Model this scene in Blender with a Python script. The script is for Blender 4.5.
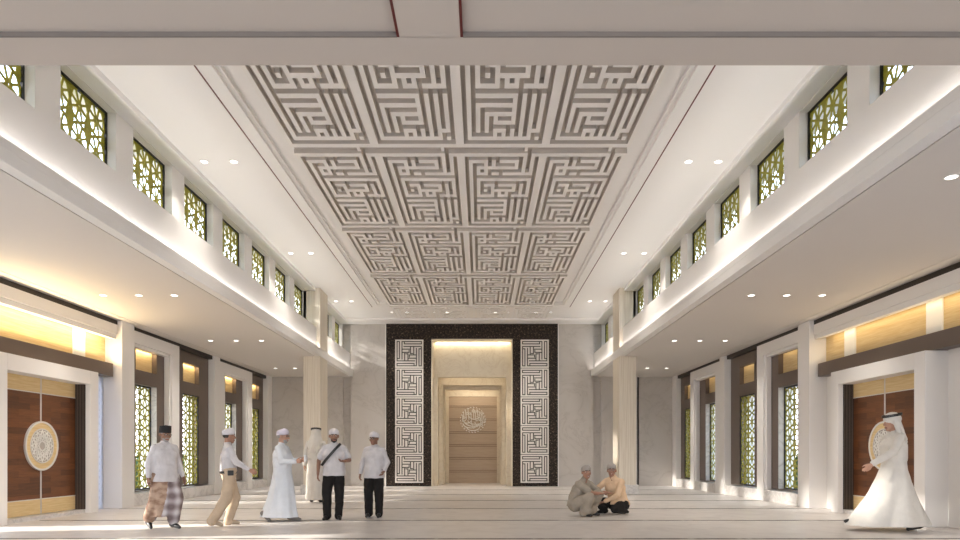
import bpy, bmesh, math, random
from mathutils import Vector, Matrix, noise
random.seed(7)
SC = bpy.context.scene
COL = SC.collection
for o in list(bpy.data.objects):
    bpy.data.objects.remove(o, do_unlink=True)

# ------------------------------------------------------------------ camera
F = 655.0
cam_d = bpy.data.cameras.new('camera')
cam = bpy.data.objects.new('camera', cam_d)
COL.objects.link(cam)
cam_d.sensor_width = 36.0
cam_d.lens = 36.0 * F / 960.0
cam_d.shift_x = -1.0 / 960.0
cam_d.shift_y = 185.0 / 960.0
cam_d.clip_start = 0.05
cam_d.clip_end = 400
cam.location = (0, 0, 1.25)
cam.rotation_euler = (math.pi / 2, 0, 0)
SC.camera = cam

# ------------------------------------------------------------------ exposure, world, sun
SC.view_settings.view_transform = 'Standard'
SC.view_settings.look = 'None'
SC.view_settings.exposure = 0.19
SC.view_settings.gamma = 1.0
SC.view_settings.use_curve_mapping = False
SC.cycles.use_denoising = True
SC.cycles.max_bounces = 10
SC.cycles.diffuse_bounces = 7
SC.cycles.sample_clamp_indirect = 6.0
SC.cycles.caustics_reflective = False
SC.cycles.caustics_refractive = False

CX = -0.36            # centre line of the hall

W = bpy.data.worlds.new('sky')
SC.world = W
W.use_nodes = True
nt = W.node_tree
nt.nodes.clear()
wo = nt.nodes.new('ShaderNodeOutputWorld')
bg = nt.nodes.new('ShaderNodeBackground')
tc = nt.nodes.new('ShaderNodeTexCoord')
sx = nt.nodes.new('ShaderNodeSeparateXYZ')
rp = nt.nodes.new('ShaderNodeValToRGB')
rp.color_ramp.elements[0].position = 0.0
rp.color_ramp.elements[0].color = (0.98, 0.965, 0.97, 1)
rp.color_ramp.elements[1].position = 0.55
rp.color_ramp.elements[1].color = (0.52, 0.72, 1.0, 1)
nt.links.new(tc.outputs['Generated'], sx.inputs[0])
nt.links.new(sx.outputs['Z'], rp.inputs[0])
nt.links.new(rp.outputs[0], bg.inputs['Color'])
nt.links.new(bg.outputs[0], wo.inputs[0])
bg.inputs['Strength'].default_value = 4.5

sd = bpy.data.lights.new('sun', 'SUN')
sun = bpy.data.objects.new('sun', sd)
COL.objects.link(sun)
sd.energy = 11.0
sd.angle = math.radians(2.2)
sd.color = (1.0, 0.95, 0.87)
sun.location = (-30, -4, 16)
sun.rotation_euler = Vector((1, 0.15, -0.445)).to_track_quat('-Z', 'Y').to_euler()


def area(name, loc, size, target_dir, power, color, shape='RECTANGLE', spread=180):
    l = bpy.data.lights.new(name, 'AREA')
    l.shape = shape
    l.size, l.size_y = size
    l.energy = power
    l.color = color
    l.spread = math.radians(spread)
    o = bpy.data.objects.new(name, l)
    COL.objects.link(o)
    o.location = loc
    o.rotation_euler = target_dir
    return o

# light from the open entrance side: the sky seen through it is sampled through a portal
pl = area('entrance_sky_portal', (CX, -3.0, 2.2), (17, 4.3), (math.pi / 2, 0, 0), 1, (1, 1, 1))
pl.data.cycles.is_portal = True

NEUT = (1.0, 0.96, 0.92)
WARM = (1.0, 0.78, 0.46)
COVE_W = 75
for s in (-1, 1):     # LED coves in the slot of the aisle ledge, throwing light up the parapet
    area('ledge_cove_led', (CX + s * 4.845, 15.7, 4.60), (0.05, 20.8), (math.pi, 0, 0), COVE_W, NEUT)
# warm LED behind the entablature over each door, and in the niches of the side bays
for s, k in ((-1, 1.0), (1, 0.36)):
    area('door_cove_led', (CX + s * 8.30, 12.85, 3.98), (0.12, 4.4), (0, -s * .3, 0), 20 * k, WARM)
    area('canopy_added_fill', (CX + s * 8.27, 12.87, 3.40), (0.1, 4.6), (0, -s * -(math.pi - .62), 0), 80 * k * k, WARM)  # added unseen lamp, puts a warm glow on the aisle ceiling
    for ym in (16.94, 19.55, 22.6, 25.01):
        area('niche_led', (CX + s * 8.36, ym, 3.935), (0.1, 1.0), (0, -s * .2, 0), 4.0 * k * k, WARM)
# mihrab coves
area('mihrab_led_high', (CX, 26.42, 5.83), (3.0, 0.06), (.1, 0, 0), 16, (1, .86, .62))
area('mihrab_led_mid', (CX, 26.9, 4.58), (2.5, 0.06), (.5, 0, 0), 5, (1, .80, .52))
area('mihrab_led_low', (CX, 28.62, 4.17), (1.8, 0.08), (.3, 0, 0), 11, (1, .84, .62))


# ------------------------------------------------------------------ helpers
def wloc(o):
    v = Vector((0, 0, 0))
    while o is not None:
        v += o.location
        o = o.parent
    return v


class MB:
    def __init__(self):
        self.v, self.f = [], []

    def add(self, vs, fs):
        n = len(self.v)
        self.v += [tuple(p) for p in vs]
        self.f += [tuple(i + n for i in q) for q in fs]
        return self

    def box(self, x0, x1, y0, y1, z0, z1):
        if x0 > x1: x0, x1 = x1, x0
        if y0 > y1: y0, y1 = y1, y0
        if z0 > z1: z0, z1 = z1, z0
        v = [(x0, y0, z0), (x1, y0, z0), (x1, y1, z0), (x0, y1, z0), (x0, y0, z1), (x1, y0, z1), (x1, y1, z1), (x0, y1, z1)]
        return self.add(v, [(3, 2, 1, 0), (4, 5, 6, 7), (0, 1, 5, 4), (1, 2, 6, 5), (2, 3, 7, 6), (3, 0, 4, 7)])

    def quad(self, a, b, c, d):
        return self.add([a, b, c, d], [(0, 1, 2, 3)])

    def bar(self, a, b, w, h, n):
        """box from a to b, width w across, height h along normal n"""
        a, b, n = Vector(a), Vector(b), Vector(n).normalized()
        t = (b - a).normalized()
        s = t.cross(n).normalized() * (w / 2)
        u = n * (h / 2)
        v = [a - s - u, a + s - u, b + s - u, b - s - u, a - s + u, a + s + u, b + s + u, b - s + u]
        return self.add(v, [(3, 2, 1, 0), (4, 5, 6, 7), (0, 1, 5, 4), (1, 2, 6, 5), (2, 3, 7, 6), (3, 0, 4, 7)])

    def ring(self, c, r0, r1, n, depth, seg=40, a0=0, a1=2 * math.pi):
        """annulus (or disc when r0=0) with thickness along n"""
        c, n = Vector(c), Vector(n).normalized()
        u = n.orthogonal().normalized()
        if abs(n.z) < .5:
            u = Vector((0, 0, 1))
        w = n.cross(u)
        full = abs(a1 - a0 - 2 * math.pi) < 1e-6
        m = seg if full else seg + 1
        vs, fs = [], []
        for i in range(m):
            a = a0 + (a1 - a0) * i / seg
            d = u * math.cos(a) + w * math.sin(a)
            vs += [c + d * r0, c + d * r1, c + d * r0 + n * depth, c + d * r1 + n * depth]
        for i in range(seg):
            j = (i + 1) % m
            p, q = i * 4, j * 4
            fs += [(p, p + 1, q + 1, q), (p + 2, q + 2, q + 3, p + 3), (p + 1, p + 3, q + 3, q + 1)]
            if r0 > 0:
                fs.append((p, q, q + 2, p + 2))
        return self.add(vs, fs)

    def build(self, name, mat, parent=None, base=None, smooth=False, bevel=0, local=False):
        off = Vector((0, 0, 0))
        if parent is not None and not local:
            off = wloc(parent)
        if base is not None:
            off = Vector(base) if parent is None else off
        me = bpy.data.meshes.new(name)
        me.from_pydata([tuple(Vector(p) - off) for p in self.v], [], self.f)
        me.update()
        me.materials.append(mat)
        if smooth:
            me.shade_smooth()
        o = bpy.data.objects.new(name, me)
        COL.objects.link(o)
        if parent is not None:
            o.parent = parent
        elif base is not None:
            o.location = base
        if bevel:
            b = o.modifiers.new('bevel', 'BEVEL')
            b.width = bevel
            b.segments = 2
            b.limit_method = 'ANGLE'
        return o


def tag(o, label=None, cat=None, group=None, kind=None):
    if label: o['label'] = label
    if cat: o['category'] = cat
    if group: o['group'] = group
    if kind: o['kind'] = kind
    return o


def empty(name, loc, rz=0):
    o = bpy.data.objects.new(name, None)
    COL.objects.link(o)
    o.location = loc
    o.rotation_euler = (0, 0, rz)
    o.empty_display_size = .1
    return o


def struct(o, label=None):
    o['kind'] = 'structure'
    if label: o['label'] = label
    return o


def copy_tree(o, parent=None):
    c = o.copy()
    COL.objects.link(c)
    if parent is not None:
        c.parent = parent
    for ch in list(o.children):
        copy_tree(ch, c)
    return c


# ------------------------------------------------------------------ materials
def mat(name, col, rough=.6, metal=0, spec=.5, emit=None, estr=0):
    m = bpy.data.materials.new(name)
    m.use_nodes = True
    b = m.node_tree.nodes['Principled BSDF']
    b.inputs['Base Color'].default_value = (*col, 1)
    b.inputs['Roughness'].default_value = rough
    b.inputs['Metallic'].default_value = metal
    b.inputs['Specular IOR Level'].default_value = spec
    if emit:
        b.inputs['Emission Color'].default_value = (*emit, 1)
        b.inputs['Emission Strength'].default_value = estr
    return m


def nodes(m):
    t = m.node_tree
    return t, t.nodes, t.links, t.nodes['Principled BSDF']


def coords(t, scale=(1, 1, 1), kind='Object', rot=(0, 0, 0)):
    c = t.nodes.new('ShaderNodeTexCoord')
    mp = t.nodes.new('ShaderNodeMapping')
    mp.inputs['Scale'].default_value = scale
    mp.inputs['Rotation'].default_value = rot
    t.links.new(c.outputs[kind], mp.inputs['Vector'])
    return mp.outputs[0]


def ramp(t, fac, stops):
    r = t.nodes.new('ShaderNodeValToRGB')
    el = r.color_ramp.elements
    while len(el) < len(stops):
        el.new(0.5)
    for e, (p, c) in zip(el, stops):
        e.position = p
        e.color = (*c, 1)
    t.links.new(fac, r.inputs[0])
    return r.outputs[0]


def tex_noise(t, vec, scale, detail=4, rough=.5, dist=0):
    n = t.nodes.new('ShaderNodeTexNoise')
    n.inputs['Scale'].default_value = scale
    n.inputs['Detail'].default_value = detail
    n.inputs['Roughness'].default_value = rough
    n.inputs['Distortion'].default_value = dist
    t.links.new(vec, n.inputs['Vector'])
    return n.outputs[0]


def add_bump(t, b, h, dist=.01, strength=.4):
    bp = t.nodes.new('ShaderNodeBump')
    bp.inputs['Distance'].default_value = dist
    bp.inputs['Strength'].default_value = strength
    t.links.new(h, bp.inputs['Height'])
    t.links.new(bp.outputs[0], b.inputs['Normal'])


def marble(name, base, vein, scale=.6, rough=.35, amt=.5):
    m = mat(name, base, rough)
    t, N, L, b = nodes(m)
    v = coords(t, (1, 1, 1))
    n1 = tex_noise(t, v, scale, 8, .62, 1.4)
    mid = tuple(a * (1 - amt) + c * amt for a, c in zip(base, vein))
    L.new(ramp(t, n1, [(.0, base), (.40, base), (.485, mid), (.50, vein), (.515, mid), (.60, base), (1, tuple(x * .94 for x in base))]), b.inputs['Base Color'])
    return m


def fabric(name, col, rough=.9, bump=.004, var=.08):
    m = mat(name, col, rough, spec=.2)
    t, N, L, b = nodes(m)
    v = coords(t, (1, 1, 1))
    n = tex_noise(t, v, 9, 4)
    L.new(ramp(t, n, [(.3, tuple(c * (1 - var) for c in col)), (.7, tuple(min(1, c * (1 + var)) for c in col))]), b.inputs['Base Color'])
    add_bump(t, b, tex_noise(t, v, 14, 3), bump * 4, .5)
    return m


PLASTER = mat('white_plaster', (.80, .775, .75), .75)
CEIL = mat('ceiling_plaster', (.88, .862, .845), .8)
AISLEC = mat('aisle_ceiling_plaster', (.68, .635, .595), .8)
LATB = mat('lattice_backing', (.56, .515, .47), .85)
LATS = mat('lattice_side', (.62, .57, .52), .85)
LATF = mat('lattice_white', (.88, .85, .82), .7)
RED = mat('dark_red_inlay', (.11, .008, .006), .5)
BRONZE = mat('brown_bronze', (.16, .122, .10), .42, .3)
BRONZED = mat('dark_bronze', (.035, .026, .02), .45, .3)
BLACK = mat('black_frame', (.012, .011, .01), .5)
OLIVE = mat('olive_lattice', (.31, .285, .02), .5)
WHITEP = mat('white_paint', (.86, .84, .80), .55)
GREYL = mat('pale_grey_relief', (.66, .63, .60), .5)
CREAM = marble('cream_marble', (.72, .645, .51), (.62, .53, .40), 1.3, .45, .25)
MARBLE = marble('grey_beige_marble', (.52, .485, .45), (.44, .405, .37), .55, .5, .3)
SILL = marble('sill_marble', (.72, .69, .66), (.50, .47, .45), 1.5, .35, .4)

# floor: pale stone with faint mottling
FLOOR = mat('pale_stone_floor', (.6, .56, .53), .35)
t, N, L, b = nodes(FLOOR)
v = coords(t, (1, 1, 1))
a = tex_noise(t, v, 2.2, 8, .6, .8)
L.new(ramp(t, a, [(.3, (.54, .50, .475)), (.5, (.62, .58, .55)), (.7, (.67, .63, .60))]), b.inputs['Base Color'])
LINE = mat('dark_stone_line', (.09, .08, .07), .35)
t, N, L, b = nodes(LINE)
a = tex_noise(t, coords(t, (.9, .0, 0)), 1.0, 5, .7)
L.new(ramp(t, a, [(.42, (.05, .042, .036)), (.52, (.16, .14, .12)), (.58, (.40, .36, .33))]), b.inputs['Base Color'])

# granite
GRAN = mat('dark_granite', (.02, .016, .014), .55, spec=.25)
t, N, L, b = nodes(GRAN)
a = tex_noise(t, coords(t), 14, 6, .8)
L.new(ramp(t, a, [(.42, (.008, .006, .005)), (.53, (.028, .018, .012)), (.59, (.075, .048, .032)), (.67, (.32, .25, .19))]), b.inputs['Base Color'])

# travertine columns: fine vertical grain
TRAV = mat('travertine_column', (.7, .62, .5), .5)
t, N, L, b = nodes(TRAV)
a = tex_noise(t, coords(t, (14, 14, .35)), 2.0, 4, .6)
L.new(ramp(t, a, [(.3, (.60, .52, .42)), (.5, (.70, .63, .52)), (.7, (.77, .71, .61))]), b.inputs['Base Color'])

# yellow ash veneer
def veneer(name, c0, c1, sc=(1.2, 1.2, 26), rough=.5):
    m = mat(name, c0, rough)
    t, N, L, b = nodes(m)
    a = tex_noise(t, coords(t, sc), 1.6, 5, .6, .4)
    L.new(ramp(t, a, [(.3, c0), (.7, c1)]), b.inputs['Base Color'])
    return m
YELLOW = veneer('yellow_veneer', (.60, .42, .19), (.74, .58, .32))
TANW = veneer('tan_wood', (.44, .34, .245), (.50, .395, .29), (1.0, 1.0, 9))
TAND = mat('tan_groove', (.20, .13, .08), .7)

# walnut planks on the doors, running along Y with staggered joints
WAL = mat('walnut_planks', (.16, .06, .025), .4)
t, N, L, b = nodes(WAL)
c = N.new('ShaderNodeTexCoord')
mp = N.new('ShaderNodeMapping')
mp.inputs['Rotation'].default_value = (0, 0, 0)
sp = N.new('ShaderNodeSeparateXYZ')
cb = N.new('ShaderNodeCombineXYZ')
L.new(c.outputs['Object'], sp.inputs[0])
L.new(sp.outputs['Y'], cb.inputs['X'])
L.new(sp.outputs['Z'], cb.inputs['Y'])
br = N.new('ShaderNodeTexBrick')
br.inputs['Color1'].default_value = (.17, .062, .022, 1)
br.inputs['Color2'].default_value = (.075, .027, .011, 1)
br.inputs['Mortar'].default_value = (.07, .028, .012, 1)
br.inputs['Mortar Size'].default_value = .0012
br.inputs['Scale'].default_value = 1.0
br.inputs['Brick Width'].default_value = .62
br.inputs['Row Height'].default_value = .118
br.inputs['Bias'].default_value = -.15
L.new(cb.outputs[0], br.inputs['Vector'])
g = tex_noise(t, coords(t, (1, 1.2, 22)), 2.0, 5, .65, .5)
mx = N.new('ShaderNodeMix')
mx.data_type = 'RGBA'
mx.blend_type = 'MULTIPLY'
mx.inputs[0].default_value = .75
L.new(br.outputs[0], mx.inputs[6])
L.new(ramp(t, g, [(.3, (.6, .58, .55)), (.7, (1.3, 1.3, 1.3))]), mx.inputs[7])
L.new(mx.outputs[2], b.inputs['Base Color'])

GLASSB = mat('translucent_white_brick', (.80, .82, .86), .5)
t, N, L, b = nodes(GLASSB)
tr = N.new('ShaderNodeBsdfTranslucent')
tr.inputs['Color'].default_value = (.8, .84, .92, 1)
ms = N.new('ShaderNodeMixShader')
ms.inputs[0].default_value = .45
L.new(b.outputs[0], ms.inputs[1])
L.new(tr.outputs[0], ms.inputs[2])
L.new(ms.outputs[0], N['Material Output'].inputs['Surface'])

LEAF = mat('hedge_leaves', (.08, .16, .03), .7)
t, N, L, b = nodes(LEAF)
a = tex_noise(t, coords(t), 6, 5, .7)
L.new(ramp(t, a, [(.35, (.012, .03, .01)), (.5, (.035, .08, .015)), (.68, (.08, .14, .03))]), b.inputs['Base Color'])
GRASS = mat('outside_paving', (.42, .39, .35), .9)
LAMPE = mat('lamp_glow', (1, 1, 1), .5, emit=(1, .95, .88), estr=4)


def X(s, d):
    return CX + s * d


YB = 26.25            # face of the end wall
ZA = 4.40             # aisle ceiling
ZH = 6.58             # hall ceiling
Y0 = -3.0             # open entrance side

# ------------------------------------------------------------------ floor
m = MB().box(-9.6, 8.9, Y0 - 1.5, 29.6, -.2, 0)
struct(m.build('floor', FLOOR), 'pale stone floor of the prayer hall')
for k in range(8):
    y = 9.78 + 2.74 * (k - 2)
    if y > 26: continue
    m = MB().box(X(-1, 8.05), X(1, 8.05), y - .05, y + .05, -.01, .004)
    struct(m.build('trim_%d' % (k + 1), LINE), 'thin dark stone line across the pale floor')
m = MB().box(-60, 60, -40, 80, -.5, -.22)
struct(m.build('ground', GRASS))


def holes(mb, s, d0, d1, ya, yb, za, zb, hs):
    """slab in the side wall (thickness d0..d1) with rectangular openings hs=[(y0,y1,z0,z1)] sharing the same y-range columns"""
    ys = sorted({ya, yb, *[h[0] for h in hs], *[h[1] for h in hs]})
    for p, q in zip(ys, ys[1:]):
        mid = (p + q) / 2
        cuts = sorted((h[2], h[3]) for h in hs if h[0] < mid < h[1])
        z = za
        for c0, c1 in cuts:
            if c0 > z + 1e-5: mb.box(X(s, d0), X(s, d1), p, q, z, c0)
            z = c1
        if zb > z + 1e-5: mb.box(X(s, d0), X(s, d1), p, q, z, zb)
    return mb


# ------------------------------------------------------------------ side walls, lower part
WIN = [(16.39, 17.49, 8.47, True), (19.0, 20.1, 8.34, False), (22.05, 23.15, 8.47, True), (24.47, 25.55, 8.34, False)]
ZW0, ZW1, ZN0, ZN1 = .35, 3.05, 3.40, 3.95


def star_tile(mb, cx, cz, h, hz, x, w, dep, corner):
    """one tile of the pierced eight-petalled lattice, half sizes h and hz, in the plane x"""
    P = lambda u, v: (x, cx + u * h, cz + v * hz)
    n = (1, 0, 0)
    R1, R2 = .20, .94
    for k in range(8):
        a = math.pi / 8 + k * math.pi / 4
        a2 = a + math.pi / 4
        c, s_, c2, s2 = math.cos(a), math.sin(a), math.cos(a2), math.sin(a2)
        mb.bar(P(R1 * c, R1 * s_), P(R2 * c, R2 * s_), w * .8, dep, n)
        mb.bar(P(R1 * c, R1 * s_), P(R1 * c2, R1 * s2), w * 1.3, dep, n)
        am = a + math.pi / 8
        mb.bar(P(R2 * c, R2 * s_), P(1.0 * math.cos(am), 1.0 * math.sin(am)), w, dep, n)
        mb.bar(P(R2 * c2, R2 * s2), P(1.0 * math.cos(am), 1.0 * math.sin(am)), w, dep, n)
    for su in (-1, 1):
        for sv in (-1, 1):
            mb.bar(P(.70 * su, .70 * sv), P(su, sv), w, dep, n)
            if corner:
                mb.bar(P(su, sv * .62), P(su * .62, sv), w, dep, n)


def screen_mesh(width, height, tile, w, dep, corner=False):
    mb = MB()
    ny = max(1, round(width / tile))
    nz = max(1, round(height / tile))
    ty, tz = width / ny, height / nz
    for i in range(ny):
        for j in range(nz):
            star_tile(mb, (i + .5) * ty - width / 2, (j + .5) * tz, ty / 2, tz / 2, 0, w, dep, corner)
    for i in range(1, ny):
        y = i * ty - width / 2
        mb.bar((0, y, 0), (0, y, height), w * .7, dep, (1, 0, 0))
    me = bpy.data.meshes.new('screen')
    me.from_pydata(mb.v, [], mb.f)
    me.update()
    me.materials.append(OLIVE)
    return me


SCR = screen_mesh(1.04, 2.64, .52, .043, .012)
SCRU = screen_mesh(1.26, 1.45, .42, .042, .012, True)
wn = 0


def window(s, d, ya, yb, za, zb, me, label):
    global wn
    wn += 1
    root = empty('window_%d' % wn, (X(s, d), (ya + yb) / 2, za))
    struct(root, label)
    w = .03
    m = MB()
    x0, x1 = X(s, d) - .03, X(s, d) + .03
    m.box(x0, x1, ya, ya + w, za, zb).box(x0, x1, yb - w, yb, za, zb).box(x0, x1, ya, yb, za, za + w).box(x0, x1, ya, yb, zb - w, zb)
    m.build('window_frame', BLACK, root)
    o = bpy.data.objects.new('lattice_screen', me)
    COL.objects.link(o)
    o.parent = root
    o.location = (0, 0, w)
    return root


for s in (-1, 1):
    side = 'left' if s < 0 else 'right'
    # outer structural wall with the window openings, and the gaps beside the door
    m = MB()
    hs = [(a, b_, ZW0, ZW1) for a, b_, _, _ in WIN] + [(14.46, 15.30, .02, 3.05), (10.50, 11.32, .02, 3.05)]
    if s > 0: hs = hs[:-2]
    else: hs += [(8.2, 9.4, .35, 3.05), (5.6, 6.8, .35, 3.05)]
    holes(m, s, 8.52, 8.75, Y0, YB + .4, 0, ZA + .3, hs)
    struct(m.build('wall_' + side, PLASTER), 'outer wall of the %s aisle' % side)
    # plain inner wall towards the entrance
    m = MB()
    holes(m, s, 8.2, 8.52, Y0, 9.9, 0, ZA, [(8.2, 9.4, .35, 3.05), (5.6, 6.8, .35, 3.05)] if s < 0 else [])
    struct(m.build('wall_%s_entrance' % side, PLASTER))
    # brown bays
    for i, (ya, yb, dd, fr) in enumerate(WIN):
        lo, hi = [(15.9, 18.35), (18.35, 20.80), (21.2, 24.2), (24.2, 26.0)][i]
        m = MB()
        holes(m, s, 8.29, 8.45, lo, hi, ZW0 - .02, 4.32, [(ya, yb, ZW0, ZW1), (ya + .02, yb - .02, ZN0, ZN1)])
        t_ = struct(m.build('wall_%s_bay_%d' % (side, i + 1), BRONZE), 'brown panelled bay in the %s side wall' % side)
        m = MB().box(X(s, 8.42), X(s, 8.45), ya, yb, ZN0 - .02, ZN1 + .02)
        m.build('niche_panel', YELLOW, t_)
        if fr:   # pale lining of the deep reveals
            m = MB()
            m.box(X(s, 8.30), X(s, 8.5), yb - .012, yb + .03, ZW0, ZW1).box(X(s, 8.30), X(s, 8.5), ya - .03, ya + .012, ZW0, ZW1)
            m.build('reveal_lining', SILL, t_)
        window(s, dd, ya, yb, ZW0, ZW1, SCR, 'olive pierced lattice window %d of the %s aisle' % (i + 1, side))
        # marble sill course
        y0s = {0: 15.9, 1: 18.35, 2: 21.6, 3: 24.2}[i]
        y1s = {0: 17.93, 1: 20.78, 2: 23.78, 3: 26.0}[i]
        m = MB().box(X(s, 8.10), X(s, 8.5), y0s, y1s, 0, .30)
        struct(m.build('baseboard_%s_%d' % (side, i + 1), SILL, bevel=.01), 'low marble sill under a lattice window')
    # tall frames round bays 1 and 3
    for j, (fa, fb) in enumerate(((15.45, 18.35), (21.2, 24.2))):
        m = MB()
        m.box(X(s, 8.09), X(s, 8.45), fa, fa + .42, 0, 4.29).box(X(s, 8.09), X(s, 8.45), fb - .42, fb, 0, 4.29)
        m.box(X(s, 8.09), X(s, 8.45), fa + .42, fb - .42, 3.99, 4.29)
        fo = struct(m.build('trim_frame_%s_%d' % (side, j + 1), PLASTER), 'tall white frame round a window bay of the %s wall' % side)
        m = MB()
        a_, b_ = fa + .42, fb - .42
        m.box(X(s, 8.15), X(s, 8.28), a_, a_ + .07, .3, 3.99).box(X(s, 8.15), X(s, 8.28), b_ - .07, b_, .3, 3.99).box(X(s, 8.15), X(s, 8.28), a_, b_, 3.92, 3.99)
        m.build('inner_rim', PLASTER, fo)
    # piers
    for j, (pa, pb, dd) in enumerate(((15.35, 15.90, 8.05), (20.78, 21.2, 8.08), (25.98, 26.45, 8.08), (9.9, 10.46, 8.05))):
        m = MB().box(X(s, dd), X(s, 8.5), pa, pb, 0, ZA)
        struct(m.build('trim_pier_%s_%d' % (side, j + 1), PLASTER, bevel=.006), 'white pier of the %s side wall' % side)
    # dark shadow gap under the aisle ceiling
    m = MB().box(X(s, 8.16), X(s, 8.5), 10.46, 26.2, 4.28, 4.41)
    struct(m.build('trim_gap_%s' % side, BRONZED), 'dark gap below the aisle ceiling')
    # entablature with warm lit yellow panels above the door
    m = MB()
    m.box(X(s, 8.12), X(s, 8.27), 10.46, 15.28, 4.06, 4.285).box(X(s, 8.15), X(s, 8.27), 10.46, 15.28, 3.95, 4.06)
    m.box(X(s, 8.27), X(s, 8.5), 10.46, 15.34, 4.10, 4.285)
    struct(m.build('trim_entablature_%s' % side, PLASTER), 'white ledge above the %s door' % side)
    m = MB().box(X(s, 8.45), X(s, 8.52), 10.46, 15.35, 3.3, 4.10)
    yp = struct(m.build('wall_%s_veneer' % side, YELLOW), 'yellow veneer band above the %s door' % side)
    for a_, b_ in ((11.45, 11.87), (14.12, 14.54)):
        MB().box(X(s, 8.425), X(s, 8.46), a_, b_, 3.3, 4.10).build('divider', WHITEP, yp)
    # bronze canopy
    m = MB().box(X(s, 8.22), X(s, 8.52), 10.48, 15.28, 3.075, 3.38)
    struct(m.build('trim_canopy_%s' % side, BRONZE, bevel=.006), 'brown bronze canopy above the %s door' % side)
    # strips beside the portal: white brick on the left, plain on the right
    for j, (a_, b_) in enumerate(((14.42, 15.35), (10.46, 11.36))):
        m = MB()
        z, r = .0, 0
        if s > 0:
            m.box(X(s, 8.465), X(s, 8.52), a_, b_, 0, 3.1)
            struct(m.build('wall_right_strip_%d' % (j + 1), PLASTER))
            continue
        if j == 1: continue  # unseen near gap left without bricks to strengthen the sun band
        while z < 3.06:
            y = a_ - (.11 if r % 2 else 0)
            while y < b_:
                p, q = max(a_, y), min(b_, y + .205)
                if q > p + .01:
                    m.box(X(s, 8.49), X(s, 8.515), p, q, z, z + .066)
                y += .22
            z += .078
            r += 1
        m.box(X(s, 8.505), X(s, 8.512), a_, b_, 0, 3.06)
        struct(m.build('wall_%s_brick_%d' % (side, j + 1), GLASSB), 'white pierced brick strip beside the %s door' % side)
    # portal box
    m = MB()
    A, B, ZT = 11.36, 14.42, 3.065
    m.box(X(s, 8.06), X(s, 8.50), A, A + .29, 0, ZT).box(X(s, 8.06), X(s, 8.50), B - .29, B, 0, ZT).box(X(s, 8.06), X(s, 8.50), A + .29, B - .29, ZT - .295, ZT)
    m.build('wall_%s_portal' % side, PLASTER, bevel=.008)['kind'] = 'structure'
    # door
    dn = 1 if s < 0 else 2
    root = empty('door_%d' % dn, (X(s, 8.38), 13.0, 0))
    struct(root, 'tall double door of walnut planks with a round medallion, %s wall' % side)
    a_, b_ = A + .29, B - .29
    m = MB()
    m.box(X(s, 8.17), X(s, 8.40), a_, a_ + .03, .08, 2.77).box(X(s, 8.17), X(s, 8.40), b_ - .03, b_, .08, 2.77)
    m.build('jamb', BRONZED, root)
    m = MB()
    for i in range(6):
        m.box(X(s, 8.185 + i * .033), X(s, 8.193 + i * .033), b_ - .042, b_ - .03, .08, 2.77)
    m.build('jamb_ribs', BRONZE, root)
    m = MB().box(X(s, 8.18), X(s, 8.40), a_, b_, 0, .075)
    m.build('threshold', SILL, root)
    for h, (p, q) in enumerate(((a_ + .03, 13.0 - .006), (13.0 + .006, b_ - .03))):
        leaf = MB().box(X(s, 8.38), X(s, 8.44), p, q, .385, 2.47).build('door_leaf', WAL, root)
        MB().box(X(s, 8.375), X(s, 8.44), p, q, .085, .375).build('lower_band', YELLOW, leaf)
        MB().box(X(s, 8.375), X(s, 8.44), p, q, 2.48, 2.768).build('upper_band', YELLOW, leaf)
        m = MB().box(X(s, 8.37), X(s, 8.40), p, q, .372, .388).box(X(s, 8.37), X(s, 8.40), p, q, 2.466, 2.484)
        m.box(X(s, 8.37), X(s, 8.40), (q - .012) if h == 0 else p, q if h == 0 else p + .012, .085, 2.768)
        m.build('metal_edging', GREYL, leaf)
    cz, cy = 1.43, 13.0
    nn = (-s, 0, 0)
    md = MB().ring((X(s, 8.372), cy, cz), 0, .46, nn, .02, 48).build('medallion', YELLOW, root)
    MB().ring((X(s, 8.378), cy, cz), .455, .49, nn, .04, 48).ring((X(s, 8.36), cy, cz), .325, .345, nn, .02, 48).build('medallion_rim', GREYL, md)
    MB().ring((X(s, 8.362), cy, cz), 0, .33, nn, .012, 48).build('medallion_disc', mat('disc_grey', (.42, .38, .34), .5), md)
    m = MB()
    xx = X(s, 8.345)
    P = lambda r, a: (xx, cy + r * math.cos(a), cz + r * math.sin(a))
    for k in range(12):
        a1 = k * math.pi / 6
        for st in (4, 5):
            m.bar(P(.32, a1), P(.32, a1 + st * math.pi / 6), .009, .010, (1, 0, 0))
        for rr in (.12, .2, .27):
            m.bar(P(rr, a1), P(rr + .03, a1 + math.pi / 12), .011, .010, (1, 0, 0))
            m.bar(P(rr + .03, a1 + math.pi / 12), P(rr, a1 + math.pi / 6), .011, .010, (1, 0, 0))
    m.build('medallion_tracery', WHITEP, md)

    # ------------- aisle ceiling, ledge and parapet
    side_in = 4.99
    m = MB()
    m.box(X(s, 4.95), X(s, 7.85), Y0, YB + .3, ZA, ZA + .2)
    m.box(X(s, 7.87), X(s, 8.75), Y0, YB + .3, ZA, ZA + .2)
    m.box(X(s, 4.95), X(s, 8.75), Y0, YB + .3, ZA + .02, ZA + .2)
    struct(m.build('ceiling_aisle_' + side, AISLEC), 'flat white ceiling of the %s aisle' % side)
    m = MB()
    m.box(X(s, 4.76), X(s, 4.93), 5.2, YB, ZA, ZA + .15)
    m.box(X(s, 4.76), X(s, 4.80), 5.2, YB, ZA + .15, 4.66)
    struct(m.build('trim_ledge_' + side, PLASTER, bevel=.004), 'projecting ledge with hidden light along the %s aisle' % side)
    m = MB().box(X(s, 4.89), X(s, 4.99), 5.2, YB, ZA + .14, 5.325)
    struct(m.build('wall_%s_parapet' % side, PLASTER), 'white parapet above the %s aisle' % side)
    m = MB()
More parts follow.
